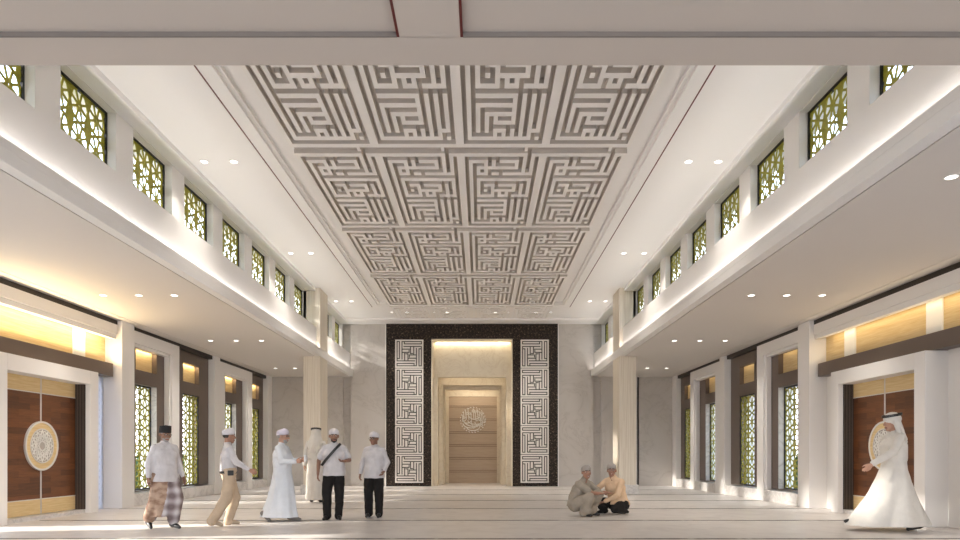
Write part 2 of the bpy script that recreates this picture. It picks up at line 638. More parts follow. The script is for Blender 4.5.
    for z, e in ((4.60, .012), (5.29, .012)):
        pass
    # ------------- clerestory
    m = MB().box(X(s, 5.22), X(s, 5.42), Y0 + 8, YB + .3, ZA + .21, 5.0)
    m.box(X(s, 5.22), X(s, 5.42), Y0 + 8, YB + .3, 6.48, ZH + .4)
    struct(m.build('wall_%s_clerestory' % side, PLASTER), 'clerestory wall of the %s side' % side)
    for k in range(-3, 10):
        y = 10.01 + 1.815 * k
        ye = y + .5 if k < 9 else YB + .2
        if k == 8: ye = y + .5
        m = MB().box(X(s, 5.22), X(s, 5.42), y, ye, 5.0, 6.48)
        struct(m.build('trim_clerestory_%s_%d' % (side, k + 4), PLASTER), 'white pier between clerestory windows')
        if k < 8:
            window(s, 5.38, y + .5, y + 1.815, 5.0, 6.48, SCRU, 'olive pierced clerestory window high on the %s side' % side)
        if k == 8:
            window(s, 5.38, y + .5, y + 1.79, 5.0, 6.48, SCRU, 'olive pierced clerestory window high on the %s side' % side)

# ------------------------------------------------------------------ main ceiling
def struct_box(name, m_, boxes, label=None, bevel=0):
    m = MB()
    for q in boxes: m.box(*q)
    return struct(m.build(name, m_, bevel=bevel), label)

RX = 3.33
LY0, LY1 = 3.4, 23.30
struct_box('ceiling', CEIL, [
    (X(-1, 5.9), X(-1, RX), 5.0, YB + 3.6, ZH, ZH + .3), (X(1, RX), X(1, 5.9), 5.0, YB + 3.6, ZH, ZH + .3),
    (X(-1, RX), X(1, RX), LY1, YB + 3.6, ZH, ZH + .3), (X(-1, 5.9), X(1, 5.9), 3.0, YB + 3.6, ZH + .12, ZH + .4)],
    'high white ceiling of the hall')
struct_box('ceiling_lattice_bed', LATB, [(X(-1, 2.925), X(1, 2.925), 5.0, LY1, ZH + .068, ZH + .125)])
struct_box('trim_cornice', CEIL, [
    (X(-1, 4.92), X(-1, 5.22), 5.0, YB, 6.49, ZH + .01), (X(1, 4.92), X(1, 5.22), 5.0, YB, 6.49, ZH + .01),
    (X(-1, 4.92), X(1, 4.92), 25.44, YB + .02, 6.49, ZH + .01)], 'dropped white cornice round the high ceiling', .006)
for i, s in enumerate((-1, 1)):
    struct_box('trim_red_line_%s' % ('left' if s < 0 else 'right'), RED, [(X(s, 3.55), X(s, 3.572), 5.0, 23.62, ZH - .004, ZH + .01)], 'thin dark red line in the high ceiling')
    struct_box('trim_tray_edge_%s' % ('left' if s < 0 else 'right'), CEIL, [(X(s, 3.26), X(s, RX), 5.0, LY1, ZH + .055, ZH + .13)])
struct_box('trim_tray_end', CEIL, [(X(-1, 3.57), X(1, 3.57), 23.60, 23.615, ZH - .006, ZH + .01)])

# near low ceiling under the gallery we stand beneath, with shallow coffers
ce, cw = .23, 8.3
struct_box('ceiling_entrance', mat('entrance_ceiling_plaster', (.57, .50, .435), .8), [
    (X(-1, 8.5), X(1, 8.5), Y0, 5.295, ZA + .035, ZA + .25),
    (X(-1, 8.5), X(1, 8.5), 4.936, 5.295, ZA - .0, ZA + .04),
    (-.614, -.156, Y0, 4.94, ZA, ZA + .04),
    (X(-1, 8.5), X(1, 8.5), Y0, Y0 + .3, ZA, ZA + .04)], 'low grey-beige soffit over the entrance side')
struct_box('trim_soffit_shade', mat('groove_shade_taupe', (.20, .17, .15), .8), [(X(-1, 8.4), -.634, 4.926, 4.94, ZA - .002, ZA + .036), (-.136, X(1, 8.4), 4.926, 4.94, ZA - .002, ZA + .036)], 'dark strip painted as groove shadow in the low soffit')  # dark taupe colour stands in for the shade inside the groove
for s in (-1, 1):
    struct_box('trim_soffit_red_%s' % ('left' if s < 0 else 'right'), RED, [((-.634, -.614) if s < 0 else (-.156, -.136)) + (0, 4.936, ZA - .002, ZA + .03)], 'dark red line in the low soffit')
struct_box('wall_entrance_upper', PLASTER, [(X(-1, 5.3), X(1, 5.3), 5.0, 5.25, ZA + .1, ZH + .2)])

# ------------------------------------------------------------------ end wall
struct_box('wall_end', MARBLE, [
    (X(-1, 4.86), X(-1, 3.43), YB, YB + .5, 0, ZH + .1), (X(1, 3.43), X(1, 4.86), YB, YB + .5, 0, ZH + .1),
    (X(-1, 8.6), X(-1, 4.86), YB + .22, YB + .5, 0, ZH), (X(1, 4.86), X(1, 6.65), YB + .22, YB + .5, 0, ZH), (X(1, 6.75), X(1, 8.6), YB + .22, YB + .5, 0, ZH),
    (X(1, 5.2), X(1, 6.65), YB + .12, YB + .24, 0, ZA), (X(-1, 6.57), X(-1, 5.2), YB + .12, YB + .24, 0, ZA)],
    'grey-beige marble end wall')
struct_box('trim_black_slot', BLACK, [(X(1, 6.64), X(1, 6.76), YB + .3, YB + .36, 0, ZA)], 'black vertical slot in the end wall')
m = MB()
m.box(X(-1, 3.43), X(-1, 1.59), YB - .10, YB + .5, 0, 6.52).box(X(1, 1.59), X(1, 3.43), YB - .10, YB + .5, 0, 6.52).box(X(-1, 1.59), X(1, 1.59), YB - .10, YB + .5, 5.86, 6.52)
struct(m.build('wall_end_granite', GRAN), 'dark speckled granite surround of the prayer niche')
struct_box('trim_granite_edge', PLASTER, [(X(-1, 3.46), X(-1, 3.43), YB - .11, YB, 0, 6.52), (X(1, 3.43), X(1, 3.46), YB - .11, YB, 0, 6.52)])
# the niche, stepping back in four frames
LV = [(26.50, 1.585, 5.86, 1.385, 4.39), (27.45, 1.50, 4.75, 1.235, 4.17), (28.25, 1.30, 4.4, 1.18, 4.06)]
niche = MB()
for i, (y, w0, z0, w1, z1) in enumerate(LV):
    yn = LV[i + 1][0] if i < 2 else 29.3
    niche.box(X(-1, w0), X(-1, w1), y, y + .12, 0, z0).box(X(1, w1), X(1, w0), y, y + .12, 0, z0).box(X(-1, w1), X(1, w1), y, y + .12, z1, z0)
    w2 = 1.40 if i == 0 else w1 + .03
    z2 = 4.62 if i == 0 else z1 + .2
    niche.box(X(-1, w2 + .1), X(-1, w2), y + .1, yn, 0, z2).box(X(1, w2), X(1, w2 + .1), y + .1, yn, 0, z2).box(X(-1, w2 + .1), X(1, w2 + .1), y + .1, yn + .05, z2, z2 + .1)
niche.box(X(-1, 1.62), X(-1, 1.57), YB - .14, 26.55, 0, 5.88).box(X(1, 1.57), X(1, 1.62), YB - .14, 26.55, 0, 5.88).box(X(-1, 1.62), X(1, 1.62), YB - .14, 26.38, 5.83, 5.88)
niche.box(X(-1, 1.44), X(-1, 1.385), 26.46, 26.52, 0, 4.44).box(X(1, 1.385), X(1, 1.44), 26.46, 26.52, 0, 4.44).box(X(-1, 1.44), X(1, 1.44), 26.46, 26.52, 4.39, 4.44)
struct(niche.build('wall_niche', CREAM, bevel=.006), 'cream marble stepped frames of the prayer niche')
struct_box('wall_niche_reveal', CREAM, [(X(-1, 1.25), X(-1, 1.07), 29.2, 29.29, 0, 3.86), (X(1, 1.07), X(1, 1.25), 29.2, 29.29, 0, 3.86), (X(-1, 1.25), X(1, 1.25), 29.2, 29.29, 3.86, 4.3)])
m = MB()
z = 0
k = 0
while z < 3.86:
    h = .50 if k % 2 == 0 else .075
    m.box(X(-1, 1.08), X(1, 1.08), 29.25 + (.02 if k % 2 else 0), 29.4, z, min(3.9, z + h - .02))
    z += h
    k += 1
g = MB().box(X(-1, 1.08), X(1, 1.08), 29.30, 29.42, 0, 3.9)
struct(m.build('wall_niche_back', TANW), 'tan wood back of the prayer niche')
struct(g.build('wall_niche_groove', TAND))
# ------------------------------------------------------------------ columns
for s in (-1, 1):
    side = 'left' if s < 0 else 'right'
    root = empty('column', (X(s, 5.04), 21.4, 0))
    tag(root, 'square cream travertine column rising past the ledge on the %s side' % side, 'column')
    MB().box(X(s, 4.77), X(s, 5.31), 20.9, 21.9, .3, ZH).build('shaft', TRAV, root, bevel=.006)
    MB().box(X(s, 4.70), X(s, 5.38), 20.82, 21.98, 0, .30).build('plinth', SILL, root, bevel=.01)

# ------------------------------------------------------------------ kufic ceiling panels
KUF = """11111111111111101
00000000000000101
11111010111110101
10001010000010101
10111111111110101
10101000000000101
10111011011111111
10000000000000000
10111111111111111
10100000000000001
10101110111110101
10100010000010101
10101011111110101
10100010101000101
10111110111011111
10000000000000000
10111111111010101
10000000001010101
10111111111010101
10100000001010101
10101111111010101
10101010001010101
10101011111010101
10101000000010101
10101011101010111
10000010101010100
11111111111111101
00000000000000000
11111111111111111""".split()
U = .0698
V = .13


def rects(rows):
    """greedy cover of the set cells by rectangles"""
    H, Wd = len(rows), len(rows[0])
    g = [[c == '1' for c in r] for r in rows]
    out = []
    for i in range(H):
        for j in range(Wd):
            if not g[i][j]: continue
            w = 1
            while j + w < Wd and g[i][j + w]: w += 1
            h = 1
            while i + h < H and g[i + h][j]: h += 1
            if w >= h: h = 1
            else: w = 1
            for p in range(h):
                for q in range(w): g[i + p][j + q] = False
            out.append((j, i, w, h))
    return out


rows = []
for i, r in enumerate(KUF):
    if i == 0: rows.append('11' + r + '11')
    elif i == 28: rows.append('11' + r + '11')
    else: rows.append('10' + r + '01')
kp = MB()
ZB0, ZB1 = -.015, .07
for j, i, w, h in rects(rows):
    kp.box((j - 10.5) * U, (j + w - 10.5) * U, i * V, (i + h) * V, ZB0, ZB1)
kp.box(5.6 * U, 6.4 * U, -.22, 0, .02, ZB1)
ROWN = ['row nearest the camera', 'second row', 'third row', 'farthest row']
COLN = ['leftmost', 'second from left', 'third from left', 'rightmost']
kproto = None
for r in range(-1, 4):
    for c in range(4):
        y = 11.54 + 3.99 * r
        x = CX + (c - 1.5) * 21 * U
        if kproto is None:
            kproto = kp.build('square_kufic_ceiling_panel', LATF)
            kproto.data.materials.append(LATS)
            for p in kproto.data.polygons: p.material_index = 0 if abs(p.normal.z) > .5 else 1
            o = kproto
        else:
            o = kproto.copy()
            COL.objects.link(o)
        o.location = (x, y, ZH)
        if r >= 0:
            tag(o, '%s square kufic relief panel in the %s of the high ceiling' % (COLN[c], ROWN[r]), 'ceiling panel', 'kufic ceiling panels')
        else:
            tag(o, '%s kufic relief panel half hidden behind the low soffit, before the first full row' % COLN[c], 'ceiling panel', 'kufic ceiling panels')

# ------------------------------------------------------------------ pinwheel relief panels on the granite
def rot(p): return (18 - p[1], p[0])
P1 = [(6.5, 1.25), (16.8, 1.25), (16.8, 2.75), (5.9, 2.75), (5.9, 1.25), (4.4, 1.25), (4.4, 12.4)]
P3 = [(4.5, 6.1), (9.3, 6.1)]
P4 = [(4.9, 8.2), (8.9, 8.2), (8.9, 6.9)]
paths = []
for pth in (P1, P3, P4):
    q = pth
    for k in range(4):
        paths.append(q)
        q = [rot(p) for p in q]
INK = mat('dark_inlay', (.035, .03, .027), .5)
PANM = mat('pale_stone_relief', (.74, .70, .66), .5)


def relief(flip):
    u = 1.122 / 18
    f = lambda p: (((p[0] - 9) * u) * (-1 if flip else 1), (18 - p[1]) * u)
    pl_ = MB().box(-.561, .561, -.05, 0, 0, 1.122)
    ink = MB()
    e = .019
    for q in paths:
        for a, b_ in zip(q, q[1:]):
            (ax, az), (bx, bz) = f(a), f(b_)
            ink.box(min(ax, bx) - e, max(ax, bx) + e, -.053, -.049, min(az, bz) - e, max(az, bz) + e)
    return pl_, ink


for s in (-1, 1):
    pl_, ink = relief(s > 0)
    proto = None
    for k in range(5):
        loc = (X(s, 2.50), YB - .105, 1.25 + 114.7 / 24.95 - 1.122 - 1.146 * k)
        if proto is None:
            proto = pl_.build('carved_relief_panel', PANM, bevel=.006)
            i_ = ink.build('groove_inlay', INK, proto, local=True)
            o = proto
        else:
            o = copy_tree(proto)
        o.location = loc
        nm = ['topmost', 'second from the top', 'middle', 'second from the bottom', 'lowest'][k]
        tag(o, '%s square maze relief panel on the granite, %s of the niche' % (nm, 'left' if s < 0 else 'right'), 'relief panel', 'maze relief panels beside the niche')

# ------------------------------------------------------------------ calligraphy roundel
cr = MB()
rnd = random.Random(11)
cx, cy, cz, R = CX, 29.23, 2.82, .585


def stroke(pts, w):
    for a, b_ in zip(pts, pts[1:]):
        cr.bar((cx + a[0] * R, cy, cz + a[1] * R), (cx + b_[0] * R, cy, cz + b_[1] * R), w, .02, (0, 1, 0))


def arc(ax, az, r, a0, a1, w, sq=1.0, n=9):
    stroke([(ax + r * math.cos(math.radians(a0 + (a1 - a0) * i / n)), az + sq * r * math.sin(math.radians(a0 + (a1 - a0) * i / n))) for i in range(n + 1)], w)


arc(0, .05, .72, 200, 335, .045, .75)
arc(-.15, -.25, .62, 185, 330, .04, .6)
arc(.2, .0, .62, 200, 320, .035, .55)
arc(-.45, .0, .32, 150, 350, .035, .8)
arc(.45, -.2, .3, 170, 380, .035, .8)
arc(0, -.6, .45, 190, 340, .035, .5)
arc(.1, .25, .35, 180, 350, .035, .6)
for x_, z0, z1, tl in ((-.82, -.15, .35, .05), (-.66, .05, .6, -.06), (-.5, .1, .72, -.07), (-.30, .0, .82, -.08), (-.1, -.35, .6, -.05), (.08, .0, .88, -.06), (.24, -.1, .75, -.08), (.42, .05, .78, -.1), (.58, -.1, .65, -.1), (.74, -.3, .5, -.08), (.86, -.1, .3, -.05)):
    stroke([(x_, z0), (x_ + tl * .6, (z0 + z1) / 2), (x_ + tl, z1)], .032)
for k in range(44):
    a, r = rnd.uniform(0, 6.28), math.sqrt(rnd.uniform(.1, .93))
    x_, z_ = r * math.cos(a), r * math.sin(a)
    stroke([(x_ - .03, z_), (x_ + .03, z_ + .02)], .035)
for k in range(12):
    a, r = rnd.uniform(0, 6.28), math.sqrt(rnd.uniform(.1, .7))
    arc(r * math.cos(a), r * math.sin(a), rnd.uniform(.08, .17), rnd.uniform(0, 360), rnd.uniform(360, 620), .026, 1, 6)
for k in range(26):
    a = k / 26 * 6.283
    stroke([(.93 * math.cos(a), .93 * math.sin(a)), (.98 * math.cos(a + .12), .98 * math.sin(a + .12))], .03)
o = cr.build('calligraphy_roundel', WHITEP, base=(cx, cy, cz))
tag(o, 'white round calligraphy emblem mounted on the tan wood back of the niche', 'emblem')

# ------------------------------------------------------------------ downlights
dl_r = MB().ring((0, 0, 0), .062, .078, (0, 0, -1), .006, 24)
dl_d = MB().ring((0, 0, .004), 0, .062, (0, 0, -1), .006, 24)
dproto = None
sp = bpy.data.lights.new('downlight_beam', 'SPOT')
sp.energy = 125
sp.spot_size = math.radians(100)
sp.spot_blend = .8
sp.shadow_soft_size = .07
sp.color = (1, .93, .84)


def downlight(x, y, z, label, group):
    global dproto
    if dproto is None:
        dproto = empty('recessed_downlight', (0, 0, 0))
        dl_r.build('trim_ring', WHITEP, dproto, local=True)
        dl_d.build('lens', LAMPE, dproto, local=True)
        o = dproto
    else:
        o = copy_tree(dproto)
    o.location = (x, y, z)
    tag(o, label, 'ceiling light', group)
    l = bpy.data.objects.new('downlight_beam', sp)
    COL.objects.link(l)
    l.location = (x, y, z - .02)


ordn = ['nearest', 'second', 'third', 'fourth']
for i, y in enumerate((11.9, 17.3, 22.7)):
    for d in (-4.67, -4.13, 4.13, 4.67):
        sd_ = 'left' if d < 0 else 'right'
        io = 'outer' if abs(d) > 4.4 else 'inner'
        downlight(CX + d, y, ZH, '%s downlight of the %s pair in the high ceiling, %s side' % (io, ordn[i], sd_), 'downlights of the high ceiling')
for k, d in enumerate((-2.95, -2.41, -1.43, -.9, .9, 1.43, 2.41, 2.95)):
    downlight(CX + d, 24.46, ZH, '%s downlight from the left in the row before the end wall' % ['first', 'second', 'third', 'fourth', 'fifth', 'sixth', 'seventh', 'eighth'][k], 'downlights before the end wall')
for i, y in enumerate((7.42, 12.92, 18.05, 23.75)):
    for s in (-1, 1):
        for j, d in enumerate((5.69, 6.39, 7.09)):
            if i == 0 and not (s > 0 and j == 0): continue
            if i == 3 and j == 0: continue
            downlight(X(s, d), y, ZA, '%s round light in the %s row of the %s aisle ceiling' % (['inner', 'middle', 'outer'][j], ordn[i], 'left' if s < 0 else 'right'), 'downlights of the aisle ceilings')

# ------------------------------------------------------------------ hedges outside
for s in (-1, 1):
    rr = random.Random(5 + s)
    m = MB()
    for k in range(900):
        x = X(s, rr.uniform(11.0, 12.2))
        y = rr.uniform(8, 30)
        z = rr.uniform(-.2, 1.25)
        u = Vector((rr.uniform(-1, 1), rr.uniform(-1, 1), rr.uniform(-1, 1))).normalized()
        v_ = u.orthogonal().normalized()
        r = rr.uniform(.14, .3)
        c = Vector((x, y, z))
        m.quad(c - u * r, c + v_ * r * .6, c + u * r, c - v_ * r * .6)
    m.box(X(s, 11.3), X(s, 12.0), 8, 30, -.22, 1.1)
    tag(m.build('hedge_foliage', LEAF), 'green hedge seen through the lattice windows on the %s' % ('left' if s < 0 else 'right'), 'hedge', kind='stuff')

# ================================================================== people
SKIN = mat('skin_brown', (.34, .185, .125), .55, spec=.35)
SKIN2 = mat('skin_tan', (.47, .27, .19), .55, spec=.35)
SKIN3 = mat('skin_dark', (.25, .135, .09), .55, spec=.35)
LIP = mat('lips', (.26, .10, .08), .5)
EYEW = mat('eye_white', (.75, .72, .68), .3)
EYED = mat('eye_dark', (.02, .015, .012), .3)
HAIRD = mat('hair_black', (.018, .016, .015), .7)
HAIRG = mat('hair_grey', (.30, .29, .28), .8)
CLWHITE = fabric('white_shirt_cloth', (.54, .52, .53))
CLROBE = fabric('white_robe_cloth', (.66, .69, .73), var=.04)
CLIVORY = fabric('ivory_robe_cloth', (.68, .65, .60), var=.04)
CLTAUPE = fabric('taupe_cloth', (.33, .285, .23))
CLPEACH = fabric('peach_cloth', (.66, .47, .31))
CLKHAKI = fabric('khaki_cloth', (.50, .39, .28))
CLBLACK = fabric('black_cloth', (.018, .016, .015))
CAPW = fabric('white_cap_cloth', (.60, .58, .60))
CAPL = fabric('lilac_cap_cloth', (.60, .56, .64))
CAPG = fabric('grey_cap_cloth', (.36, .33, .30))
SONGKOK = mat('black_velvet', (.012, .011, .012), .85)
LEATHER = mat('black_leather', (.018, .016, .015), .4)
GREYSH = mat('grey_sandal', (.2, .18, .16), .7)
GLASSF = mat('spectacle_frame', (.03, .025, .02), .3)
PAPER = mat('white_paper', (.8, .8, .8), .8)
# plaid sarong: woven crossing bands
SARONG = mat('plaid_sarong_cloth', (.3, .25, .24), .9)
t, N, L, b = nodes(SARONG)
c = N.new('ShaderNodeTexCoord')
ww = []
for axis, rot_ in (('X', (0, 0, 0)), ('Z', (0, 0, 0))):
    wv = N.new('ShaderNodeTexWave')
    wv.bands_direction = axis
    wv.inputs['Scale'].default_value = 1.9 if axis == 'X' else 1.7
    wv.inputs['Distortion'].default_value = .6
    L.new(c.outputs['Object'], wv.inputs['Vector'])
    ww.append(wv.outputs[1])
mm = N.new('ShaderNodeMath')
mm.operation = 'ADD'
L.new(ww[0], mm.inputs[0])
L.new(ww[1], mm.inputs[1])
mh = N.new('ShaderNodeMath')
mh.operation = 'MULTIPLY'
mh.inputs[1].default_value = .5
L.new(mm.outputs[0], mh.inputs[0])
col1 = ramp(t, mh.outputs[0], [(.15, (.16, .12, .12)), (.45, (.30, .25, .25)), (.7, (.42, .38, .39)), (.92, (.58, .55, .56))])
L.new(col1, b.inputs['Base Color'])
SARONGB = mat('brown_plaid_cloth', (.3, .2, .15), .9)
t, N, L, b = nodes(SARONGB)
a = tex_noise(t, coords(t, (5, 5, 9)), 1.2, 3)
L.new(ramp(t, a, [(.35, (.20, .11, .07)), (.6, (.42, .30, .22))]), b.inputs['Base Color'])


def V3(*a):
    return Vector(a)


class Body(MB):
    def cap(self, a, b_, ra, rb, seg=14, sq=1.0, axis=None):
        """tapered capsule; sq flattens it along axis"""
        a, b_ = Vector(a), Vector(b_)
        d = b_ - a
        if d.length < 1e-6: d = Vector((0, 0, 1e-3)); b_ = a + d
        t_ = d.normalized()
        u = (axis - t_ * axis.dot(t_)).normalized() if axis is not None else t_.orthogonal().normalized()
        w = t_.cross(u)
        rings = []
        for k in range(4):
            th = math.pi / 2 * (1 - k / 3.5) if k < 4 else 0
            rings.append((a - t_ * ra * math.sin(th), ra * math.cos(th)))
        rings.append((a, ra))
        rings.append((b_, rb))
        for k in range(3, -1, -1):
            th = math.pi / 2 * (1 - k / 3.5)
            rings.append((b_ + t_ * rb * math.sin(th), rb * math.cos(th)))
        vs, fs = [], []
        for c_, r in rings:
            r = max(r, 1e-4)
            for i in range(seg):
                an = 2 * math.pi * i / seg
                vs.append(c_ + u * (math.cos(an) * r * sq) + w * (math.sin(an) * r))
        n = len(rings)
        for k in range(n - 1):
            for i in range(seg):
                j = (i + 1) % seg
                fs.append((k * seg + i, k * seg + j, (k + 1) * seg + j, (k + 1) * seg + i))
        fs.append(tuple(range(seg - 1, -1, -1)))
        fs.append(tuple((n - 1) * seg + i for i in range(seg)))
        return self.add(vs, fs)

    def chain(self, pts, rs, sq=1.0, axis=None):
        for i in range(len(pts) - 1):
            self.cap(pts[i], pts[i + 1], rs[i], rs[i + 1], sq=sq, axis=axis)
        return self

    def ell(self, c_, r, M=None, seg=18, rg=12):
        c_ = Vector(c_)
        vs, fs = [], []
        for k in range(1, rg):
            th = math.pi * k / rg
            for i in range(seg):
                an = 2 * math.pi * i / seg
                p = Vector((r[0] * math.sin(th) * math.cos(an), r[1] * math.sin(th) * math.sin(an), r[2] * math.cos(th)))
                vs.append(c_ + (M @ p if M else p))
        top, bot = Vector((0, 0, r[2])), Vector((0, 0, -r[2]))
        vs += [c_ + (M @ top if M else top), c_ + (M @ bot if M else bot)]
        T, B_ = len(vs) - 2, len(vs) - 1
        for k in range(rg - 2):
            for i in range(seg):
                j = (i + 1) % seg
                fs.append((k * seg + i, (k + 1) * seg + i, (k + 1) * seg + j, k * seg + j))
        for i in range(seg):
            j = (i + 1) % seg
            fs.append((T, i, j))
            fs.append((B_, (rg - 2) * seg + j, (rg - 2) * seg + i))
        return self.add(vs, fs)

    def loft(self, secs, seg=40, fold=0, nf=9, ph=0, open_=False):
        """secs: (center, rx, ry, rot, fold_scale)"""
        vs, fs = [], []
        for sc in secs:
            c_, rx, ry, ro = Vector(sc[0]), sc[1], sc[2], sc[3]
            fs_ = sc[4] if len(sc) > 4 else 0
            for i in range(seg):
                an = 2 * math.pi * i / seg
                k = 1 + fs_ * (math.sin(an * nf + ph) * .6 + math.sin(an * (nf * 2 - 3) + ph * 2.1) * .4)
                x, y = rx * k * math.cos(an), ry * k * math.sin(an)
                vs.append(c_ + Vector((x * math.cos(ro) - y * math.sin(ro), x * math.sin(ro) + y * math.cos(ro), 0)))
        n = len(secs)
        for k in range(n - 1):
            for i in range(seg):
                j = (i + 1) % seg
                fs.append((k * seg + i, k * seg + j, (k + 1) * seg + j, (k + 1) * seg + i))
        fs.append(tuple(range(seg - 1, -1, -1)))
        fs.append(tuple((n - 1) * seg + i for i in range(seg)))
        return self.add(vs, fs)

    def solid(self, name, mat_, parent, voxel=.012, smooth=2, wrinkle=0, wscale=9, keep=None, paint=None, mats=(), post=None):
        """fuse everything into one continuous surface"""
        me = bpy.data.meshes.new(name)
        me.from_pydata([tuple(p) for p in self.v], [], self.f)
        bm = bmesh.new()
        bm.from_mesh(me)
        # consistent outward normals per island
        bmesh.ops.recalc_face_normals(bm, faces=bm.faces)
        bm.to_mesh(me)
        bm.free()
        o = bpy.data.objects.new(name, me)
        COL.objects.link(o)
        r = o.modifiers.new('r', 'REMESH')
        r.mode = 'VOXEL'
        r.voxel_size = voxel
        sm = o.modifiers.new('s', 'SMOOTH')
        sm.iterations = smooth
        sm.factor = .5
        dg = bpy.context.evaluated_depsgraph_get()
        me2 = bpy.data.meshes.new_from_object(o.evaluated_get(dg))
        o.modifiers.clear()
        o.data = me2
        bpy.data.meshes.remove(me)
        me2.name = name
        if wrinkle:
            ns = [v.normal.copy() for v in me2.vertices]
            for v, n in zip(me2.vertices, ns):
                q = v.co
                w_ = noise.noise(Vector((q.x * wscale, q.y * wscale, q.z * wscale * .45))) + .5 * noise.noise(Vector((q.x * wscale * 1.2 + 5, q.y * wscale * 1.2, q.z * wscale * 1.6)))
                v.co = q + n * w_ * wrinkle
        if post:
            for v in me2.vertices: v.co = post(v.co)
        me2.materials.clear()
        me2.materials.append(mat_)
        for m_ in mats: me2.materials.append(m_)
        for p in me2.polygons:
            p.material_index = 0
            if paint:
                p.material_index = paint(p.center)
        me2.shade_smooth()
        o.parent = parent
        return o


def hand(B, wrist, f, n, thumb, curl=.35, sc=1.0):
    """five-fingered hand: f along the fingers, n out of the palm, thumb = +1/-1 side"""
    wrist, f = Vector(wrist), Vector(f).normalized()
    n = Vector(n)
    n = (n - f * n.dot(f)).normalized()
    s_ = f.cross(n) * thumb
    B.cap(wrist - f * .02, wrist + f * .02, .027 * sc, .026 * sc, sq=.75, axis=n)
    kn = []
    for i, (w_, ln) in enumerate(((.030, .082), (.010, .088), (-.010, .083), (-.029, .074))):
        k = wrist + (f * ln + s_ * w_) * sc
        B.cap(wrist + (f * .02 + s_ * w_ * .6) * sc, k, .0155 * sc, .0125 * sc, seg=8)
        kn.append(k)
    for i, (k, L_) in enumerate(zip(kn, (.068, .076, .070, .055))):
        p, d = k, f + s_ * (.10 - .07 * i)
        d.normalize()
        a = curl * (1 + .12 * i)
        for j, fr in enumerate((.42, .32, .26)):
            d = (d * math.cos(a) + n * math.sin(a)).normalized()
            q = p + d * L_ * fr * sc
            B.cap(p, q, (.0100 - .0010 * j) * sc, (.0092 - .0010 * j) * sc, seg=8)
            p = q
            n2 = (n - d * n.dot(d))
            if n2.length > 1e-3: n_ = n2.normalized()
    t0 = wrist + (f * .022 + s_ * .022) * sc
    t1 = t0 + (f * .034 + s_ * .028 + n * .012) * sc
    t2 = t1 + (f * .030 + s_ * .010 + n * .010) * sc
    t3 = t2 + (f * .024 + n * .006) * sc
    B.cap(t0, t1, .0155 * sc, .0125 * sc, seg=8)
    B.cap(t1, t2, .0115 * sc, .0105 * sc, seg=8)
    B.cap(t2, t3, .0100 * sc, .0082 * sc, seg=8)


def lerp(a, b_, t_):
    return Vector(a) * (1 - t_) + Vector(b_) * t_


